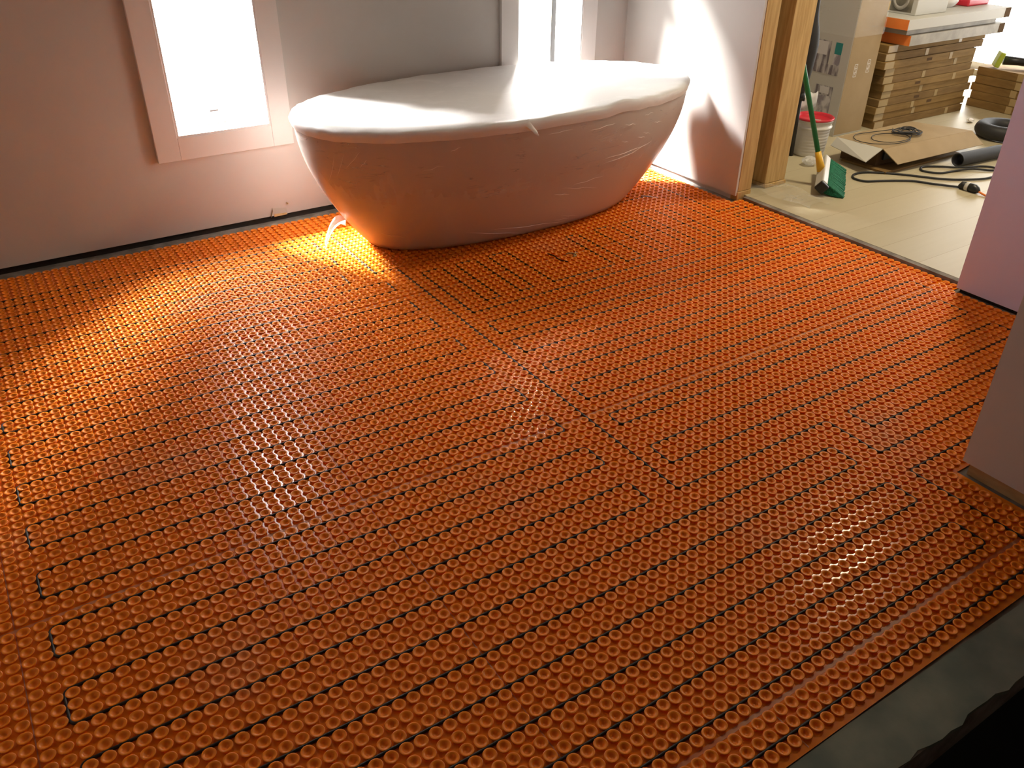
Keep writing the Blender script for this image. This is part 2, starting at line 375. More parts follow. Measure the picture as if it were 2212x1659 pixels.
# next room walls and glazed door
struct('wall_back', MB().rbox((1.95, 3.3, -0.1), (5.45, 3.4, H)), HALLP)
struct('wall_right', MB().rbox((5.35, -0.33, -0.1), (5.45, 0.30, H)).rbox((5.35, 3.0, -0.1), (5.45, 3.3, H)).rbox((5.35, 0.3, 1.30), (5.45, 3.0, H)).rbox((5.35, 0.3, -0.1), (5.45, 3.0, 0.06)), HALLP)
d = empty('window_3', (5.40, 1.65, 0.06)); d['kind'] = 'structure'
fr = MB()
for lo, hi in (((-.02, -1.35, 0), (.02, -1.30, 1.24)), ((-.02, 1.30, 0), (.02, 1.35, 1.24)), ((-.02, -.03, 0), (.02, .03, 1.24)), ((-.02, -1.3, 0), (.02, 1.3, .05)), ((-.02, -1.3, 1.19), (.02, 1.3, 1.24))): fr.rbox(lo, hi)
fr.build('frame', TRIM, d)
MB().rbox((-.003, -1.30, .05), (.003, -.03, 1.19)).build('pane', GLASS, d)
MB().rbox((-.003, .03, .05), (.003, 1.30, 1.19)).build('pane', GLASS, d)
# torn drywall paper and a nail at the foot of the back wall
mb = MB()
mb.add([(-.245, 2.388, .024), (-.165, 2.388, .024), (-.170, 2.387, .052), (-.235, 2.388, .060)], [(0, 1, 2, 3)], 0)
mb.add([(-.245, 2.380, .020), (-.236, 2.376, .050), (-.232, 2.389, .062), (-.243, 2.389, .026)], [(0, 1, 2, 3)], 1)
mb.add([(-.23, 2.385, .020), (-.17, 2.383, .022), (-.172, 2.388, .030), (-.228, 2.388, .034)], [(0, 1, 2, 3)], 1)
mb.tube([(-.163, 2.375, .072), (-.163, 2.392, .072)], .003, 8, 1)
struct('trim_7', mb, [CARDW, PLATE])

# ------------------------------------------------------------------ the studded membrane
XL = -1.97
def inside(x, y):
    if y > 2.318 or y < -0.672: return False
    if y < -0.335: return XL < x < 0.680
    if y < 0.335: return XL < x < 1.708
    if y < 1.475: return XL < x < 1.760
    return XL < x < 1.700
prof = [(.0112, 0.0), (.0113, .0018), (.0119, .0036), (.0134, .0050), (.0140, .0058), (.0137, .0065), (.0122, .0067), (.0100, .0063), (.0080, .0052), (.0060, .0026), (.0042, .0008)]
NS = 14
ang = np.arange(NS) * 2 * math.pi / NS
sv = np.array([[r * math.cos(t), r * math.sin(t), z] for r, z in prof for t in ang] + [[0, 0, .0004]])
sf = []
for i in range(len(prof) - 1):
    for k in range(NS): sf.append((i * NS + k, i * NS + (k + 1) % NS, (i + 1) * NS + (k + 1) % NS, (i + 1) * NS + k))
sf = np.array(sf); nv = len(sv)
li = (len(prof) - 1) * NS
st = np.array([(li + k, li + (k + 1) % NS, nv - 1) for k in range(NS)])
cent = []
for j in range(-80, 24):
    y = uy(j + .5)
    for i in range(-66, 60):
        x = (i + .5) * P
        if inside(x, y): cent.append((x, y, 0))
cent = np.array(cent); M_ = len(cent)
cent[:, :2] += rng.normal(0, .00022, (M_, 2))
scl = 1 + rng.normal(0, .008, M_)
V = (sv[None] * np.stack([scl, scl, np.ones(M_)], 1)[:, None, :] + cent[:, None, :]).reshape(-1, 3)
off = (np.arange(M_) * nv)[:, None, None]
Q = (sf[None] + off).reshape(-1, 4); T = (st[None] + off).reshape(-1, 3)
base_v = []; base_f = []; base_m = []
def brect(x0, x1, y0, y1, z, m, ny=1):
    b = len(V) + len(base_v)
    base_v.extend([(x0, y0, z), (x1, y0, z), (x1, y1, z), (x0, y1, z)]); base_f.append((b, b + 1, b + 2, b + 3)); base_m.append(m)
brect(XL, 1.712, -0.345, 2.328, 0, 2); brect(1.712, 1.768, .33, 1.484, 0, 2); brect(XL, .688, -.688, -.345, 0, 2)
for v in (-45, -13, 19):          # sheet seams along the runs
    yc = (uy(v - .5) + uy(v + .5)) / 2
    x1 = 1.705 if v < 11 else .685
    brect(XL, x1, yc - .0045, yc + .0045, .0006, 1)
for u, v0, v1 in ((-23, -45, 19), (-49, -45, 19), (-9, -76, -45), (-35, -76, -45), (-13, -76, -60), (-10, 19, 22.5), (-36, 19, 22.5)):   # cross seams
    brect(u * P - .0011, u * P + .0011, uy(v1 - .3), uy(v0 + .3), .0008, 1)
base_v = np.array(base_v)
allv = np.concatenate([V, base_v]).astype(np.float32)
me = bpy.data.meshes.new('floor_membrane')
loops = np.concatenate([Q.reshape(-1), T.reshape(-1), np.array(base_f).reshape(-1)]).astype(np.int32)
tot = np.concatenate([np.full(len(Q), 4), np.full(len(T), 3), np.full(len(base_f), 4)]).astype(np.int32)
start = np.concatenate([[0], np.cumsum(tot)[:-1]]).astype(np.int32)
me.vertices.add(len(allv)); me.vertices.foreach_set('co', allv.reshape(-1))
me.loops.add(len(loops)); me.loops.foreach_set('vertex_index', loops)
me.polygons.add(len(tot)); me.polygons.foreach_set('loop_start', start); me.polygons.foreach_set('loop_total', tot)
me.materials.append(MEMB); me.materials.append(SEAM); me.materials.append(MEMB0)
mi = np.concatenate([np.zeros(len(Q) + len(T)), np.array(base_m)]).astype(np.int32)
me.update(calc_edges=True)
me.polygons.foreach_set('material_index', mi)
me.polygons.foreach_set('use_smooth', np.concatenate([np.ones(len(Q) + len(T), bool), np.zeros(len(base_f), bool)]))
mo = bpy.data.objects.new('floor_membrane', me); COL.objects.link(mo)
tag(mo, 'orange studded plastic membrane covering the bathroom floor in rows of round studs', 'floor membrane')

# ------------------------------------------------------------------ heating cable
path = [(51, -74), (51, -46), (56, -46), (56, -44), (52, -44), (52, -41), (56, -41), (56, -39), (48, -39), (48, -52), (45, -52), (45, -39), (43, -39), (43, -52),
        (40, -52), (40, -39), (38, -39), (38, -50), (35, -50), (35, -39), (33, -39), (33, -50), (30, -50), (30, -39), (27, -39), (27, -50), (25, -50), (25, -39),
        (15, -39), (15, -50), (12, -50), (12, -39), (10, -39), (10, -50), (7, -50), (7, -39), (5, -39), (5, -50), (2, -50), (2, -37)]
for a, b, u in ((-37, -34, 56), (-31, -29, 56), (-26, -23, 56), (-21, -18, 56), (-15, -12, 54), (-10, -6, 52), (-3, 0, 52)):
    path += [(2, a), (u, a), (u, b), (2, b)] if b else [(2, a), (u, a), (u, b)]
path += [(22, 0), (22, 3), (52, 3), (52, 6), (19, 6), (19, 0), (0, 0), (0, -53), (-3, -53), (-3, -69)]
rows = [(-69, -67, -6), (-64, -61, -6), (-58, -55, -7), (-52, -50, -3), (-47, -44, -3), (-41, -39, -3)] + [(v, v + 3, -3) for v in range(-36, -2, 6)]
for i, (a, b, u) in enumerate(rows):       # left loops between row a and row b, then right end at u
    path += [(-47, a), (-47, b), (u, b)]
    nxt = rows[i + 1][0] if i + 1 < len(rows) else 0
    path += [(u, nxt)]
path += [(-47, 0), (-47, 3), (16, 3), (16, 6), (-47, 6), (-47, 9), (16, 9), (16, 12), (-47, 12), (-47, 15), (16, 15), (16, 18), (-47, 18), (-47, 21), (19, 21), (19, 9), (52, 9)]
clean = [path[0]]
for q in path[1:]:
    if q != clean[-1]: clean.append(q)
def rounded(uv, r=.017, z=.0034):
    pts = [Vector((u * P, uy(v), z)) for u, v in uv]; out = [pts[0]]
    for i in range(1, len(pts) - 1):
        a = (pts[i - 1] - pts[i]).normalized(); b = (pts[i + 1] - pts[i]).normalized()
        if abs(a.dot(b)) > .99: continue
        rr = min(r, (pts[i - 1] - pts[i]).length / 2, (pts[i + 1] - pts[i]).length / 2)
        for k in range(6):
            t = k / 5; p0 = pts[i] + a * rr; p1 = pts[i] + b * rr
            out.append(p0 * (1 - t) ** 2 + pts[i] * 2 * t * (1 - t) + p1 * t * t)
    out.append(pts[-1])
    fine = [out[0]]                       # slight waviness along the straight runs
    for q in out[1:]:
        L = (q - fine[-1]).length; k = max(1, int(L / .06)); s = fine[-1].copy()
        d = (q - s)
        for j in range(1, k + 1):
            pnt = s + d * (j / k)
            if j < k and k > 1:
                nrm = Vector((-d.y, d.x, 0)).normalized(); pnt = pnt + nrm * random.uniform(-.0006, .0006) + Vector((0, 0, random.uniform(-.0001, .0004)))
            fine.append(pnt)
    return fine
tag(MB().tube(rounded(clean), .0033, 8).build('heating_cable', CABLE), 'dark heating cable looped back and forth between the orange studs', 'cable')
tag(MB().tube(rounded([(33, -57), (47, -57)]), .0022, 8).build('sensor_wire', CABLE), 'short dark wire run between studs behind the right end of the tub', 'wire')
# black tape strip and small scraps lying on the studs
mb = MB(); pr_ = [(1.385, 1.765), (1.405, 1.742), (1.425, 1.720), (1.441, 1.703)]
mb.grid([[(x - .003, y - .004, .0068 + .0012 * math.sin(i * 2)) for i, (x, y) in enumerate(pr_)], [(x + .003, y + .004, .0070 + .0012 * math.sin(i * 2)) for i, (x, y) in enumerate(pr_)]], 0)
o = mb.build('tape_strip', BLACKP); so = o.modifiers.new('thick', 'SOLIDIFY'); so.thickness = .0012
tag(o, 'short black tape strip lying on the orange studs beyond the right end of the tub', 'tape strip')
for k, (pts, r, lab) in enumerate((([(.590, 1.425, .0066), (.600, 1.395, .008), (.596, 1.350, .0072), (.615, 1.318, .0066)], .0024, 'thin dark twig-like scrap on the studs in front of the tub'),
                                   ([(.655, 1.385, .0066), (.676, 1.372, .010), (.682, 1.352, .0078), (.664, 1.345, .0066), (.700, 1.380, .0068)], .0032, 'small crumpled dark scrap on the studs in front of the tub'))):
    tag(MB().tube(catmull(pts, 5), r, 6).build('debris_scrap', PLATE if k else CABLE), lab, 'debris')

# ------------------------------------------------------------------ bathtub
CX, CY = .70, 1.915
TUBH = .54
def ering(cx, cy, a, b, z, n=96, p=2.25, wob=None):
    out = []
    for k in range(n):
        t = 2 * math.pi * k / n; c, s = math.cos(t), math.sin(t)
        x = a * math.copysign(abs(c) ** (2 / p), c); y = b * math.copysign(abs(s) ** (2 / p), s)
        f = 1.0; zz = z
        if wob: f, dz = wob(t, z); zz += dz
        out.append((cx + x * f - CX, cy + y * f - CY, zz))
    return out
tub = empty('bathtub', (CX, CY, 0.0065))
tag(tub, 'white freestanding oval bathtub wrapped in clear plastic film under the windows', 'bathtub')
def shape(t):     # half axes of the outer shell at height t (0..1)
    g = math.sin(min(t, 1) * math.pi / 2) ** 0.92
    return (.67 + (.928 - .67) * g, .268 + (.450 - .268) * g, .685 + .015 * g)
HB = TUBH - .0065
mb = MB(); rows_ = []
rows_.append(ering(.685, CY, .60, .20, .0)); rows_.append(ering(.685, CY, .655, .256, .001)); 
for i in range(0, 25):
    t = i / 24; a, b, cx = shape(t)
    rows_.append(ering(cx, CY, a, b, .006 + (HB - .014) * t))
a, b, cx = shape(1)
for da, dz in ((.004, .004), (.003, .009), (-.003, .013), (-.012, .014), (-.024, .013), (-.031, .008), (-.034, .0)): rows_.append(ering(cx, CY, a + da, b + da, HB - .014 + dz))
mb.grid(rows_, closed=True)
mb.add([(q[0], q[1], q[2]) for q in rows_[0]], [tuple(reversed(range(96)))], 0)
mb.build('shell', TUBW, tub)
rows_ = [ering(cx, CY, a - .034, b - .034, HB - .014)]
for i in range(1, 22):
    t = i / 21; g = math.cos(t * math.pi / 2) ** .75
    rows_.append(ering(cx, CY, .45 + (a - .034 - .45) * g, .14 + (b - .034 - .14) * g, HB - .014 - (HB - .08) * (1 - (1 - t) ** 1.5 * 1.0)))
rows_.append(ering(cx, CY, .2, .06, .058)); rows_.append(ering(cx, CY, .01, .01, .057))
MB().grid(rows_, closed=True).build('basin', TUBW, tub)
# film: side skirt hugging the shell with wrinkles, milky stretched top
def wr(t, z):
    e = .0035 * math.sin(9 * t + z * 22) + .003 * math.sin(23 * t - z * 40) + .0018 * math.sin(57 * t + 13 * z) + .0012 * math.sin(111 * t + 31 * z)
    k = max(0, (z / HB - .55)) * 1.6
    return 1.002 + e * (.10 + .5 * k), .003 * math.sin(17 * t) * k
mb = MB(); rows_ = []
for i in range(0, 27):
    t = i / 26; a_, b_, c_ = shape(t)
    rows_.append(ering(c_, CY, a_ + .0015, b_ + .002, .012 + (HB - .010) * t, 240, wob=wr))
mb.grid(rows_, closed=True)
mb.build('wrap_skirt', FILM, tub)['label'] = 'clear crinkled plastic film around the side of the tub'
def wtop(t, z):
    e = .003 * math.sin(5 * t + 1) + .002 * math.sin(13 * t) + .0012 * math.sin(41 * t) + .0007 * math.sin(83 * t)
    bump = .020 * math.exp(-((t - 4.98) / .07) ** 2) + .010 * math.exp(-((t - 5.15) / .05) ** 2)
    return 1.006 + e, .0015 * math.sin(19 * t) + .001 * math.sin(47 * t + 2) + bump
rows_ = []
for i, (s, dz, kk) in enumerate(((1.004, -.030, .5), (1.008, -.014, .8), (1.008, .0, 1.), (1.0, .010, 1.), (.97, .014, .7), (.93, .013, .4), (.86, .009, .2), (.75, .004, .1), (.6, -.001, 0), (.4, -.004, 0), (.2, -.006, 0), (.02, -.007, 0))):
    def wk(t, z, kk=kk):
        f, q = wtop(t, z); return 1 + (f - 1) * kk, q * kk
    rows_.append(ering(cx, CY, a * s, b * s, HB + dz, 240, wob=wk))
mb = MB().grid(rows_, closed=True); mb.add(rows_[-1], [tuple(range(240))], 0, True); mb.build('wrap_top', FILMTOP, tub)['label'] = 'milky plastic film stretched flat over the tub rim'
CREASE_GLINTS = [(-.38, .080, -.08, .016, .0011), (-.27, .075, .13, .030, .0014), (.05, .050, .14, .045, .0008), (.08, .070, .20, .040, .0006), (-.01, .20, .08, .185, .0014), (.02, .225, .23, .185, .0007),
    (.08, .228, .25, .24, .0007), (.21, .322, .50, .335, .0010), (.31, .300, .52, .345, .0010), (.22, .300, .42, .318, .0006), (.40, .385, .46, .375, .0010), (.43, .40, .49, .385, .0008), (.50, .43, .56, .425, .0009),
    (.30, .385, .35, .375, .0008), (.42, .475, .48, .48, .0008), (-.50, .46, -.46, .475, .0012), (-.80, .47, -.84, .40, .0010), (-.845, .46, -.86, .36, .0009), (-.87, .45, -.875, .33, .0009), (-.78, .44, -.80, .41, .0008),
    (-.60, .39, -.52, .41, .0006), (-.70, .10, -.62, .085, .0007), (-.10, .478, .02, .484, .0008), (.10, .462, .24, .474, .0010), (.30, .455, .37, .45, .0012)]
crease_glint = MB()  # bright white tubes painted as the glints along the film creases
def surf(x, z):
    t_ = z / HB; a_, b_, c_ = shape(max(t_, 0)); q = min(abs(x + CX - c_) / (a_ + .004), 1)
    return Vector((x, -(b_ + .0045) * (1 - q ** 2.25) ** (1 / 2.25), z))
random.seed(21)
for x0, z0, x1, z1, r_ in CREASE_GLINTS:
    n_ = 9; amp = random.uniform(.001, .003)
    pts = [surf(x0 + (x1 - x0) * k / n_, z0 + (z1 - z0) * k / n_ + amp * math.sin(k * 1.3)) for k in range(n_ + 1)]
    crease_glint.tube(pts, [r_ * math.sin(math.pi * (k + .35) / (n_ + .7)) for k in range(n_ + 1)], 6)
crease_glint.build('wrap_crease_glints', mat('painted_crease_glint', (.95, .93, .9), .15, .9), tub)
# pulled-up film corner at the far right end, a small peak at the front and the loose tail at the left foot
def peak(pts, tip, name, m=FILM):
    b = MB(); n_ = len(pts)
    rings = []
    for k in range(7):
        s = (k / 6) ** .7
        rings.append([tuple(Vector(p) * (1 - s) + Vector(tip) * s + Vector((0, 0, .004 * math.sin(i * 2.1 + k)))) for i, p in enumerate(pts)])
    b.grid(rings); o = b.build(name, m, tub); return o
peak([(.86, -.20, HB - .05), (.90, -.14, HB - .02), (.925, -.06, HB), (.93, .02, HB + .005), (.91, .08, HB)], (.965, -.055, HB + .036), 'wrap_corner', FILMTOP)
peak([(-.215, -.440, HB - .004), (-.19, -.446, HB + .012), (-.165, -.440, HB - .004)], (-.160, -.478, HB - .045), 'wrap_corner', FILMTOP)
tail = MB(); tr_ = []
for i in range(13):
    s = i / 12
    xc = -.70 - .155 * s; yc = .205 - .04 * s - .10 * s * s; zc = .035 + .022 * math.sin(s * 3.0) - .030 * s
    tr_.append([(xc + .045 * (q - .5) * (1 - .3 * s), yc + .11 * (q - .5) * (1 - .35 * s), max(zc + .014 * math.sin(q * 6 + s * 5), .002)) for q in [j / 8 for j in range(9)]])
tail.grid(tr_).build('wrap_tail', film_mat('loose_wrap_film', .40, .9), tub)['label'] = 'loose milky end of film lying on the floor at the left foot of the tub'
# ------------------------------------------------------------------ things in the next room (floor top z = 0.018)
ZF = 0.018
# tall wrapped appliance carton
PRINTG = noise_mat('grey_print', (0.50, 0.48, 0.48), (0.16, 0.14, 0.16), 7, 0.5, stretch=(1, 6, 1.2), lo=.42, hi=.58)
PRINTG2 = noise_mat('pale_grey_print', (0.58, 0.56, 0.57), (0.26, 0.24, 0.28), 9, 0.5, stretch=(1, 3, 2), lo=.42, hi=.60)
PRINTT = mat('teal_print', (0.02, 0.22, 0.22), 0.5)
PRINTL = mat('light_print', (0.62, 0.60, 0.60), 0.5)
t = empty('appliance_carton', (3.125, 2.31, ZF))
tag(t, 'tall white appliance carton with grey printed pictures and shrink wrap', 'carton')
MB().box((0, 0, .95), (.25, .76, 1.90)).build('carton_body', CARDW, t, .003)
MB().box((.001, -.3812, .95), (.248, .001, 1.88)).build('side_panel', CARDL, t)['label'] = 'beige cardboard side of the carton'
def prt(name, y0, y1, z0, z1, m, d=.0006):
    MB().box((-.1255 - d, (y0 + y1) / 2 - 2.31, (z0 + z1) / 2 - ZF), (.0006, y1 - y0, z1 - z0)).build(name, m, t)
prt('printed_picture', 1.985, 2.20, .352, .405, PRINTG)
prt('printed_picture', 2.065, 2.20, .4055, .530, PRINTG)
prt('printed_picture', 1.988, 2.035, .4055, .465, PRINTG2)
prt('printed_picture', 1.988, 2.035, .4655, .528, PRINTT)
prt('printed_picture', 2.085, 2.165, .452, .524, PRINTL, .0014)
prt('printed_picture', 1.996, 2.125, .100, .235, PRINTG2)
prt('printed_picture', 1.996, 2.12, .236, .288, PRINTG)
prt('printed_picture', 2.02, 2.085, .245, .284, PRINTL, .0014)
for x, z in ((3.075, .385), (3.185, .400)):
    b = MB()
    for dx, dz, sx, sz in ((-.012, 0, .0025, .07), (.012, 0, .0025, .07), (0, .034, .024, .0025), (0, -.034, .024, .0025), (0, .012, .018, .0025), (0, -.012, .018, .0025), (0, 0, .003, .05)):
        b.box((x - 3.125 + dx, -.3822, z - ZF + dz), (sx, .0006, sz))
    b.build('printed_mark', TRIM, t)
MB().box((0, 0, 1.22), (.262, .772, 1.34)).build('shrink_wrap', FILM, t)

# cartons in the tall stack
ords = ['bottom', 'second', 'third', 'fourth', 'fifth', 'sixth', 'seventh', 'eighth', 'ninth', 'tenth', 'topmost']
hl = .0436; z = ZF
offs = [(.04, 0), (.035, .012), (.02, .004), (.03, .0), (.05, .008), (.045, -.004), (.025, .004), (.03, .01), (-.005, -.004), (.0, .006), (.02, .012)]
lens = [.90, .93, .91, .94, .90, .915, .90, .91, .92, .99, .985]
for i in range(11):
    dx, dy = offs[i]; L_ = lens[i]
    t = empty('flat_carton', (3.31 + dx + L_ / 2, 2.18 + dy, z), random.uniform(-.006, .006))
    tag(t, '%s kraft carton%s of the tall stack beside the white appliance carton' % (ords[i], '' if i in (0, 10) else ' from the floor'), 'carton', 'kraft cartons in the tall stack')
    MB().box((0, 0, hl / 2), (L_, .54, hl - .0012)).build('carton_body', CARD if i % 3 else CARD2, t, .002)
    for k, (u, wd) in enumerate(((-L_ / 2 + .045, .085), (random.uniform(-.15, .3), .03))):
        MB().box((u, -.2712, hl / 2), (wd, .0008, hl - .006)).build('packing_tape', TAPE, t)
    if i in (2, 3, 5, 8): MB().box((random.uniform(-.2, .1), -.2712, hl / 2), (.05, .0006, .016)).build('printed_mark', CARDD, t)
    z += hl
ZT = z
# long boxes on top of the stack
def longbox(x0, x1, y0, y1, z0, z1, side, label):
    t = empty('long_box', ((x0 + x1) / 2, (y0 + y1) / 2, z0)); tag(t, label, 'box')
    a, b, c = x1 - x0, y1 - y0, z1 - z0
    MB().box((0, 0, c / 2), (a, b, c)).build('box_body', side, t, .002)
    MB().box((-a / 2 - .0008, 0, c / 2), (.0012, b - .002, c - .002)).build('orange_end', ORBOX, t)
    MB().box((a / 2 - .03, -b / 2 - .0008, c / 2), (.06, .0012, c - .002)).build('dark_end_band', CARDD, t)
    MB().box((-a / 2 - .0018, b * .30, c / 2), (.0008, .05, c * .5)).build('label_sticker', GREYP, t)
longbox(3.405, 4.36, 1.845, 2.21, ZT + .0005, ZT + .057, GREYP, 'long grey sided box with an orange end lying directly on the tall carton stack')
tag(MB().box((3.84, 2.05, ZT + .0735), (.90, .36, .031)).build('thin_carton', GREYP, None, .002), 'thin dull grey carton sandwiched between the two orange ended boxes', 'carton')
longbox(3.345, 4.37, 1.84, 2.23, ZT + .0895, ZT + .146, CARDW, 'long white sided box with an orange end, upper of the two on the carton stack')
ZT2 = ZT + .1465
t = empty('picture_box', (3.655, 2.10, ZT2)); tag(t, 'white box with a yellow and grey picture on its end, standing on the long boxes', 'box')
MB().box((0, 0, .11), (.30, .36, .22)).build('box_body', CARDW, t, .003)
MB().box((-.1508, .01, .112), (.001, .32, .2)).build('printed_end', noise_mat('dark_photo_print', (0.10, 0.09, 0.07), (0.30, 0.27, 0.20), 9, .5), t)
MB().box((-.1518, .075, .035), (.001, .16, .05)).build('yellow_panel', YELP, t)
MB().lathe([(.035, 0), (.055, 0), (.055, .001), (.035, .001), (.035, 0)], (-.1516, -.07, .075), 28, M=Matrix.Rotation(math.radians(-90), 3, 'Y')).build('printed_ring', GREYP, t)
t = MB()
rowsb = []
for i in range(9):
    s = i / 8; rr = .055 * math.sin(math.pi * (0.08 + .88 * s)) ** .5
    rowsb.append([(4.01 + (rr * 1.3 + .006 * math.sin(k * 1.9 + i)) * math.cos(k * math.pi / 9), 2.05 + (rr + .005 * math.sin(k * 2.7 + i * 2)) * math.sin(k * math.pi / 9), ZT2 + .001 + .085 * s) for k in range(18)])
tag(t.grid(rowsb, closed=True).build('plastic_bag', TRIM), 'crumpled white plastic bag between the picture box and the red packet', 'bag')
t = empty('red_packet', (4.24, 2.06, ZT2)); tag(t, 'red and dark packet lying on the right end of the long boxes', 'packet')
MB().box((0, 0, .02), (.23, .16, .04)).build('packet_body', REDP, t, .01)
MB().box((0.0, 0, .052), (.20, .14, .022)).build('packet_top', CARDD, t, .008)
# low stack of cartons by the glazed door
z = ZF
o2 = ['bottom', 'second', 'middle', 'fourth', 'topmost']
for i in range(5):
    t = empty('flat_carton', (4.82 + random.uniform(-.006, .006), 1.48 + random.uniform(-.01, .01), z), random.uniform(-.006, .006))
    tag(t, '%s brown carton%s of the low stack under the glazed door' % (o2[i], ' from the floor' if i in (1, 3) else ''), 'carton', 'brown cartons in the low stack')
    MB().box((0, 0, .025), (.80, .98, .049)).build('carton_body', CARD2, t, .002)
    MB().box((-.4008, .2, .025), (.0008, .04, .044)).build('packing_tape', TAPE, t)
    z += .05
Z2 = z
# cordless tool on the low stack
t = empty('work_light', (4.535, 1.80, Z2), -.85); tag(t, 'lime and black handheld work light lying on the low carton stack', 'work light')
MB().box((-.10, 0, .055), (.032, .095, .095), M=Matrix.Rotation(.25, 3, 'Y')).build('lamp_head', LIME, t, .008)
MB().tube([(-.07, 0, .05), (.02, 0, .048), (.10, 0, .045)], [.028, .026, .030], 14).build('grip', BLACKP, t)
MB().box((.15, 0, .056), (.10, .09, .085), M=Matrix.Rotation(-.15, 3, 'Y')).build('battery', BLACKR, t, .012)
MB().box((.09, 0, .085), (.05, .05, .02)).build('switch_cap', LIME, t, .005)

# pails
def pail(x, y, label):
    t = empty('pail', (x, y, ZF)); tag(t, label, 'pail')
    pr = [(.001, 0), (.080, 0), (.084, .004)]
    for i in range(8):
        zz = .012 + i * .017; rr = .084 + .012 * zz / .17
        pr += [(rr, zz), (rr + .0012, zz + .005), (rr + .0012, zz + .010), (rr, zz + .014)]
    pr += [(.101, .150), (.101, .160), (.097, .161), (.098, .185), (.102, .186), (.102, .195), (.096, .195), (.090, .150), (.080, .02), (.001, .018)]
    MB().lathe(pr, n=36).build('pail_body', WHITEP, t)
    MB().lathe([(.101, .193), (.1045, .195), (.1045, .203), (.099, .206), (.092, .203), (.090, .190), (.086, .186), (.001, .186)], n=36).build('lid', REDP, t)
    MB().box((-.035, -.03, .1885), (.07, .06, .003), .5).build('lid_label', CARDW, t)
    MB().tube(catmull([(.103 * math.cos(a_), .103 * math.sin(a_), .17 - .07 * math.sin(a_ + .6)) for a_ in [-.6 + k * math.pi / 8 for k in range(9)]], 4), .002, 6).build('wire_handle', CHROME, t)
pail(2.612, 1.790, 'white ribbed pail with a red lid, nearer of the two behind the broom')
pail(2.47, 1.985, 'white pail with a red lid, half hidden behind the door stud')
o = MB().grid([[(2.60 + .02 * j, 1.91 + .003 * math.sin(j * 2 + i), .225 + .028 * i + .006 * math.sin(j * 1.7)) for j in range(9)] for i in range(4)]).build('paper_sheet', CARDW)
so = o.modifiers.new('thick', 'SOLIDIFY'); so.thickness = .0015; o.location.z = -.207 + .207
tag(o, 'small white sheet of paper leaning against the appliance carton above the pails', 'paper')
# black pole
t = empty('black_pole', (2.50, 1.811, ZF)); tag(t, 'black upright pole with a thicker upper part, leaning by the door stud', 'pole')
ax = [(0, 0, .002), (-.085, -.058, .335)]
MB().tube([ax[0], ax[1]], .0125, 14).build('lower_tube', BLACKP, t)
MB().tube([(-.083, -.057, .322), (-.086, -.059, .334), (-.09, -.061, .352), (-.092, -.062, .362)], [.014, .024, .024, .015], 16).build('collar', BLACKP, t)
MB().box((-.10, -.08, .33), (.02, .035, .014), .6).build('clamp_lever', BLACKP, t)
MB().tube(catmull([(-.091, -.062, .358), (-.095, -.064, .40), (-.100, -.066, .47), (-.104, -.068, .56), (-.108, -.07, .66), (-.112, -.072, .74), (-.12, -.074, .95)], 3),
          [.014, .02, .026, .029, .031, .034, .038, .041, .043, .046, .048, .046, .040, .034, .028, .022, .018, .016, .014][:19], 16).build('upper_body', BLACKR, t)

# broom
BN, BF, RN, RF = (2.105, 1.290, .065), (2.365, 1.490, .10), (2.185, 1.245, .02), (2.48, 1.465, .02)
t = empty('broom', (2.27, 1.41, ZF)); tag(t, 'push broom with green handle and green bristles lying against the door stud', 'broom')
def loc(p): return (p[0] - 2.27, p[1] - 1.41, p[2] - ZF)
nA = Vector(loc(BN)); fA = Vector(loc(BF)); mid = (nA + fA) / 2
al = (fA - nA).normalized()
nB = Vector(loc(RN)); fB = Vector(loc(RF)); dn = ((nB + fB) / 2 - mid).normalized(); dn = (dn - al * dn.dot(al)).normalized()
sd = al.cross(dn).normalized(); ln = (fA - nA).length
Mx = Matrix((sd, al, dn)).transposed()
MB().box(mid, (.055, ln, .035), M=Mx).build('head_block', WHITEP, t, .006)
MB().box(nA - al * .008 + dn * .005, (.05, .02, .05), M=Mx).build('end_cap', BLACKP, t, .006)
BL = ((nB + fB) / 2 - mid).length
bb = MB(); random.seed(3)
for i in range(26):
    for j in range(5):
        p = mid + al * (ln * .94 * (i / 25 - .5)) + sd * (.044 * (j / 4 - .5)) + dn * .016
        q = mid + al * (ln * 1.04 * (i / 25 - .5) + random.uniform(-.004, .004)) + sd * (.064 * (j / 4 - .5) + random.uniform(-.003, .003)) + dn * (BL + random.uniform(-.006, .0))
        q.z = max(q.z, .003)
        bb.tube([p, (p + q) / 2 + dn * .0, q], [.0055, .007, .0065], 6)
bb.build('bristles', BRIST, t)
h0 = mid - dn * .012; hp = Vector(loc((2.176, 1.60, .604))); hd = (hp - h0).normalized()
MB().tube([h0, h0 + hd * .05, h0 + hd * .095], [.021, .018, .015], 14).build('ferrule', YELP, t)
MB().tube([h0 + hd * .085, h0 + hd * 1.02], .0125, 14).build('handle', GREENP, t)
random.seed(11)
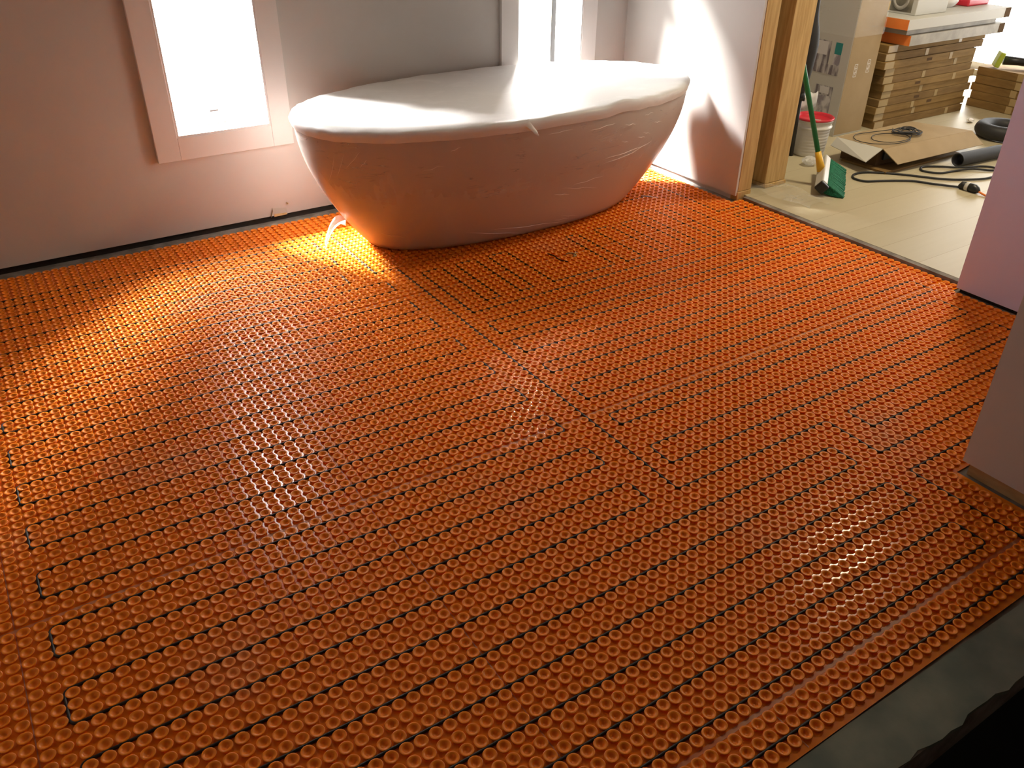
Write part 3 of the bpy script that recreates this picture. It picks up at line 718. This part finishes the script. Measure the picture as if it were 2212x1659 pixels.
# crumpled scrap and clear film on the floor
def crumple(name, c, r, m, lab, cat, sq=.7):
    b = MB(); rr = []
    for i in range(10):
        th = math.pi * (i + .15) / 9.3
        rr.append([(c[0] + r * math.sin(th) * math.cos(k * math.pi / 7) * (1 + .25 * math.sin(k * 2.3 + i * 1.7)), c[1] + r * math.sin(th) * math.sin(k * math.pi / 7) * (1 + .2 * math.sin(k * 3.1 + i)), c[2] + r * sq * (1 - math.cos(th)) * .95) for k in range(14)])
    b.grid(rr, closed=True, smooth=False); return tag(b.build(name, m), lab, cat)
crumple('paper_scrap', (2.445, 1.640, ZF + .001), .036, film_mat('scrap_film', .7, .8), 'crumpled pale wad of plastic on the floor in front of the pail', 'scrap')
fr_ = []
for i in range(15):
    rw = []
    for j in range(13):
        s, q = i / 14, j / 12
        x = 1.87 + .19 * s + .04 * q * math.sin(3 * s); y = 1.20 + .34 * q + .03 * math.sin(5 * s) - .05 * (1 - s) * (1 - q)
        rw.append((x, y, ZF + .004 + .011 * (1 + math.sin(7 * s + 4 * q) * math.sin(9 * q - 5 * s)) + .004 * math.sin(23 * s + 17 * q) + .004))
    fr_.append(rw)
tag(MB().grid(fr_).build('plastic_sheet', film_mat('floor_film', .16, .8)), 'wrinkled clear plastic sheet on the pale floor next to the door studs', 'plastic sheet')

# opened flat carton with coiled wire
t = empty('opened_carton', (3.04, 1.50, ZF)); tag(t, 'opened flat cardboard carton on the floor with its flaps folded down', 'carton')
def q3(x, y, z): return (x - 3.04, y - 1.50, z - ZF)
A_, B_, C_, D_ = q3(2.668, 1.662, .130), q3(3.32, 1.66, .126), q3(3.43, 1.354, .128), q3(2.689, 1.390, .130)
def panel(name, pts, m, th=.004):
    o = MB().add(pts, [tuple(range(len(pts)))]).build(name, m, t); s_ = o.modifiers.new('thick', 'SOLIDIFY'); s_.thickness = th; s_.offset = 0; return o
panel('top_panel', [A_, B_, C_, D_], CARDL)
panel('end_flap', [A_, D_, q3(2.575, 1.395, .078), q3(2.635, 1.668, .088)], CARDW)['label'] = 'white faced end flap'
panel('front_flap', [D_, C_, q3(3.44, 1.275, .070), q3(2.72, 1.305, .066)], CARDL)
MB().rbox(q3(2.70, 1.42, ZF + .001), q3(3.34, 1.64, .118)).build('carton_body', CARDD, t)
MB().rbox(q3(2.66, 1.325, ZF + .001), q3(3.32, 1.60, .030)).build('lower_sheet', CARD2, t)
MB().rbox(q3(2.74, 1.405, .06), q3(3.20, 1.415, .10)).build('printed_mark', BLACKP, t)
rp_ = []
for k in range(150):
    a_ = k * 2 * math.pi / 14; rr = .048 + .020 * math.sin(k * .37) + .008 * math.sin(k * 1.3)
    rp_.append((3.045 + rr * 1.15 * math.cos(a_), 1.50 + rr * math.sin(a_), .140 + .010 * abs(math.sin(k * .21)) + .004 * math.sin(k * .9)))
rp_ += [(3.0, 1.44, .140), (2.90, 1.41, .139), (2.80, 1.43, .139), (2.76, 1.50, .139), (2.83, 1.56, .139), (2.93, 1.55, .139), (2.99, 1.47, .142), (2.93, 1.40, .139), (2.80, 1.40, .139), (2.70, 1.46, .139), (2.68, 1.55, .139), (2.76, 1.62, .139), (2.88, 1.61, .139), (3.0, 1.57, .145), (3.06, 1.60, .139)]
tag(MB().tube(catmull(rp_, 3), .0021, 6).build('wire_coil', BLACKR), 'coil of thin black wire on top of the opened cardboard carton', 'wire')
# extension cord
zc = ZF + .006
cp = [(3.30, 1.02), (3.19, 1.06), (3.11, 1.12), (3.00, 1.16), (2.91, 1.18), (2.87, 1.25), (2.93, 1.29), (3.02, 1.24), (3.08, 1.165), (3.20, 1.135), (3.245, 1.08), (3.17, 1.01), (3.04, 1.0), (2.92, 1.05), (2.83, 1.12),
      (2.72, 1.27), (2.60, 1.385), (2.51, 1.40), (2.455, 1.36), (2.465, 1.30), (2.54, 1.26), (2.62, 1.215), (2.68, 1.17), (2.72, 1.10), (2.76, 1.04), (2.795, .990)]
t = empty('extension_cord', (2.795, .95, ZF)); tag(t, 'black extension cord with a plug connector lying in loops on the pale floor', 'extension cord')
MB().tube(catmull([(x - 2.795, y - .95, zc - ZF + .005 * (1 if i in (2, 8) else 0)) for i, (x, y) in enumerate(cp)], 8), .0055, 8).build('cord', BLACKR, t)
MB().tube([(0, .045, .008), (0, .03, .018), (0, .012, .019)], [.010, .020, .021], 14).build('socket_end', BLACKR, t)
MB().tube([(0, .012, .019), (0, -.006, .019)], .0215, 14).build('white_band', WHITEP, t)
MB().tube([(0, -.006, .019), (-.001, -.035, .019), (-.002, -.05, .016), (-.003, -.06, .012)], [.021, .022, .016, .008], 14).build('plug_end', BLACKP, t)
MB().tube(catmull([(-.003, -.058, .012), (-.01, -.10, .006), (-.03, -.17, .006), (-.02, -.30, .006), (.03, -.5, .006)], 6), .005, 8).build('orange_cord', ORBOX, t)
# black pipe offcut and coiled hose
t = MB().tube([(3.105, 1.210, ZF + .036), (3.45, 1.185, ZF + .036)], .035, 24, caps=False)
t.lathe([(.035, 0), (.030, 0), (.030, .05), (.001, .05)], (3.105, 1.210, ZF + .036), 24, M=Matrix.Rotation(math.radians(90), 3, 'Y'))
tag(t.build('black_pipe', BLACKR), 'short thick black pipe lying on the floor right of the opened carton', 'pipe')
tp = [(3.86 + .115 * math.cos(k * math.pi / 12), 1.40 + .115 * math.sin(k * math.pi / 12), ZF + .045) for k in range(25)]
tag(MB().tube(tp, .042, 16).build('hose_ring', BLACKR), 'thick black hose curled in a ring on the floor before the low carton stack', 'hose')
tag(crumple('white_scrap', (4.02, 1.70, ZF), .02, TRIM, 'tiny white scrap at the foot of the tall carton stack', 'scrap'), None)
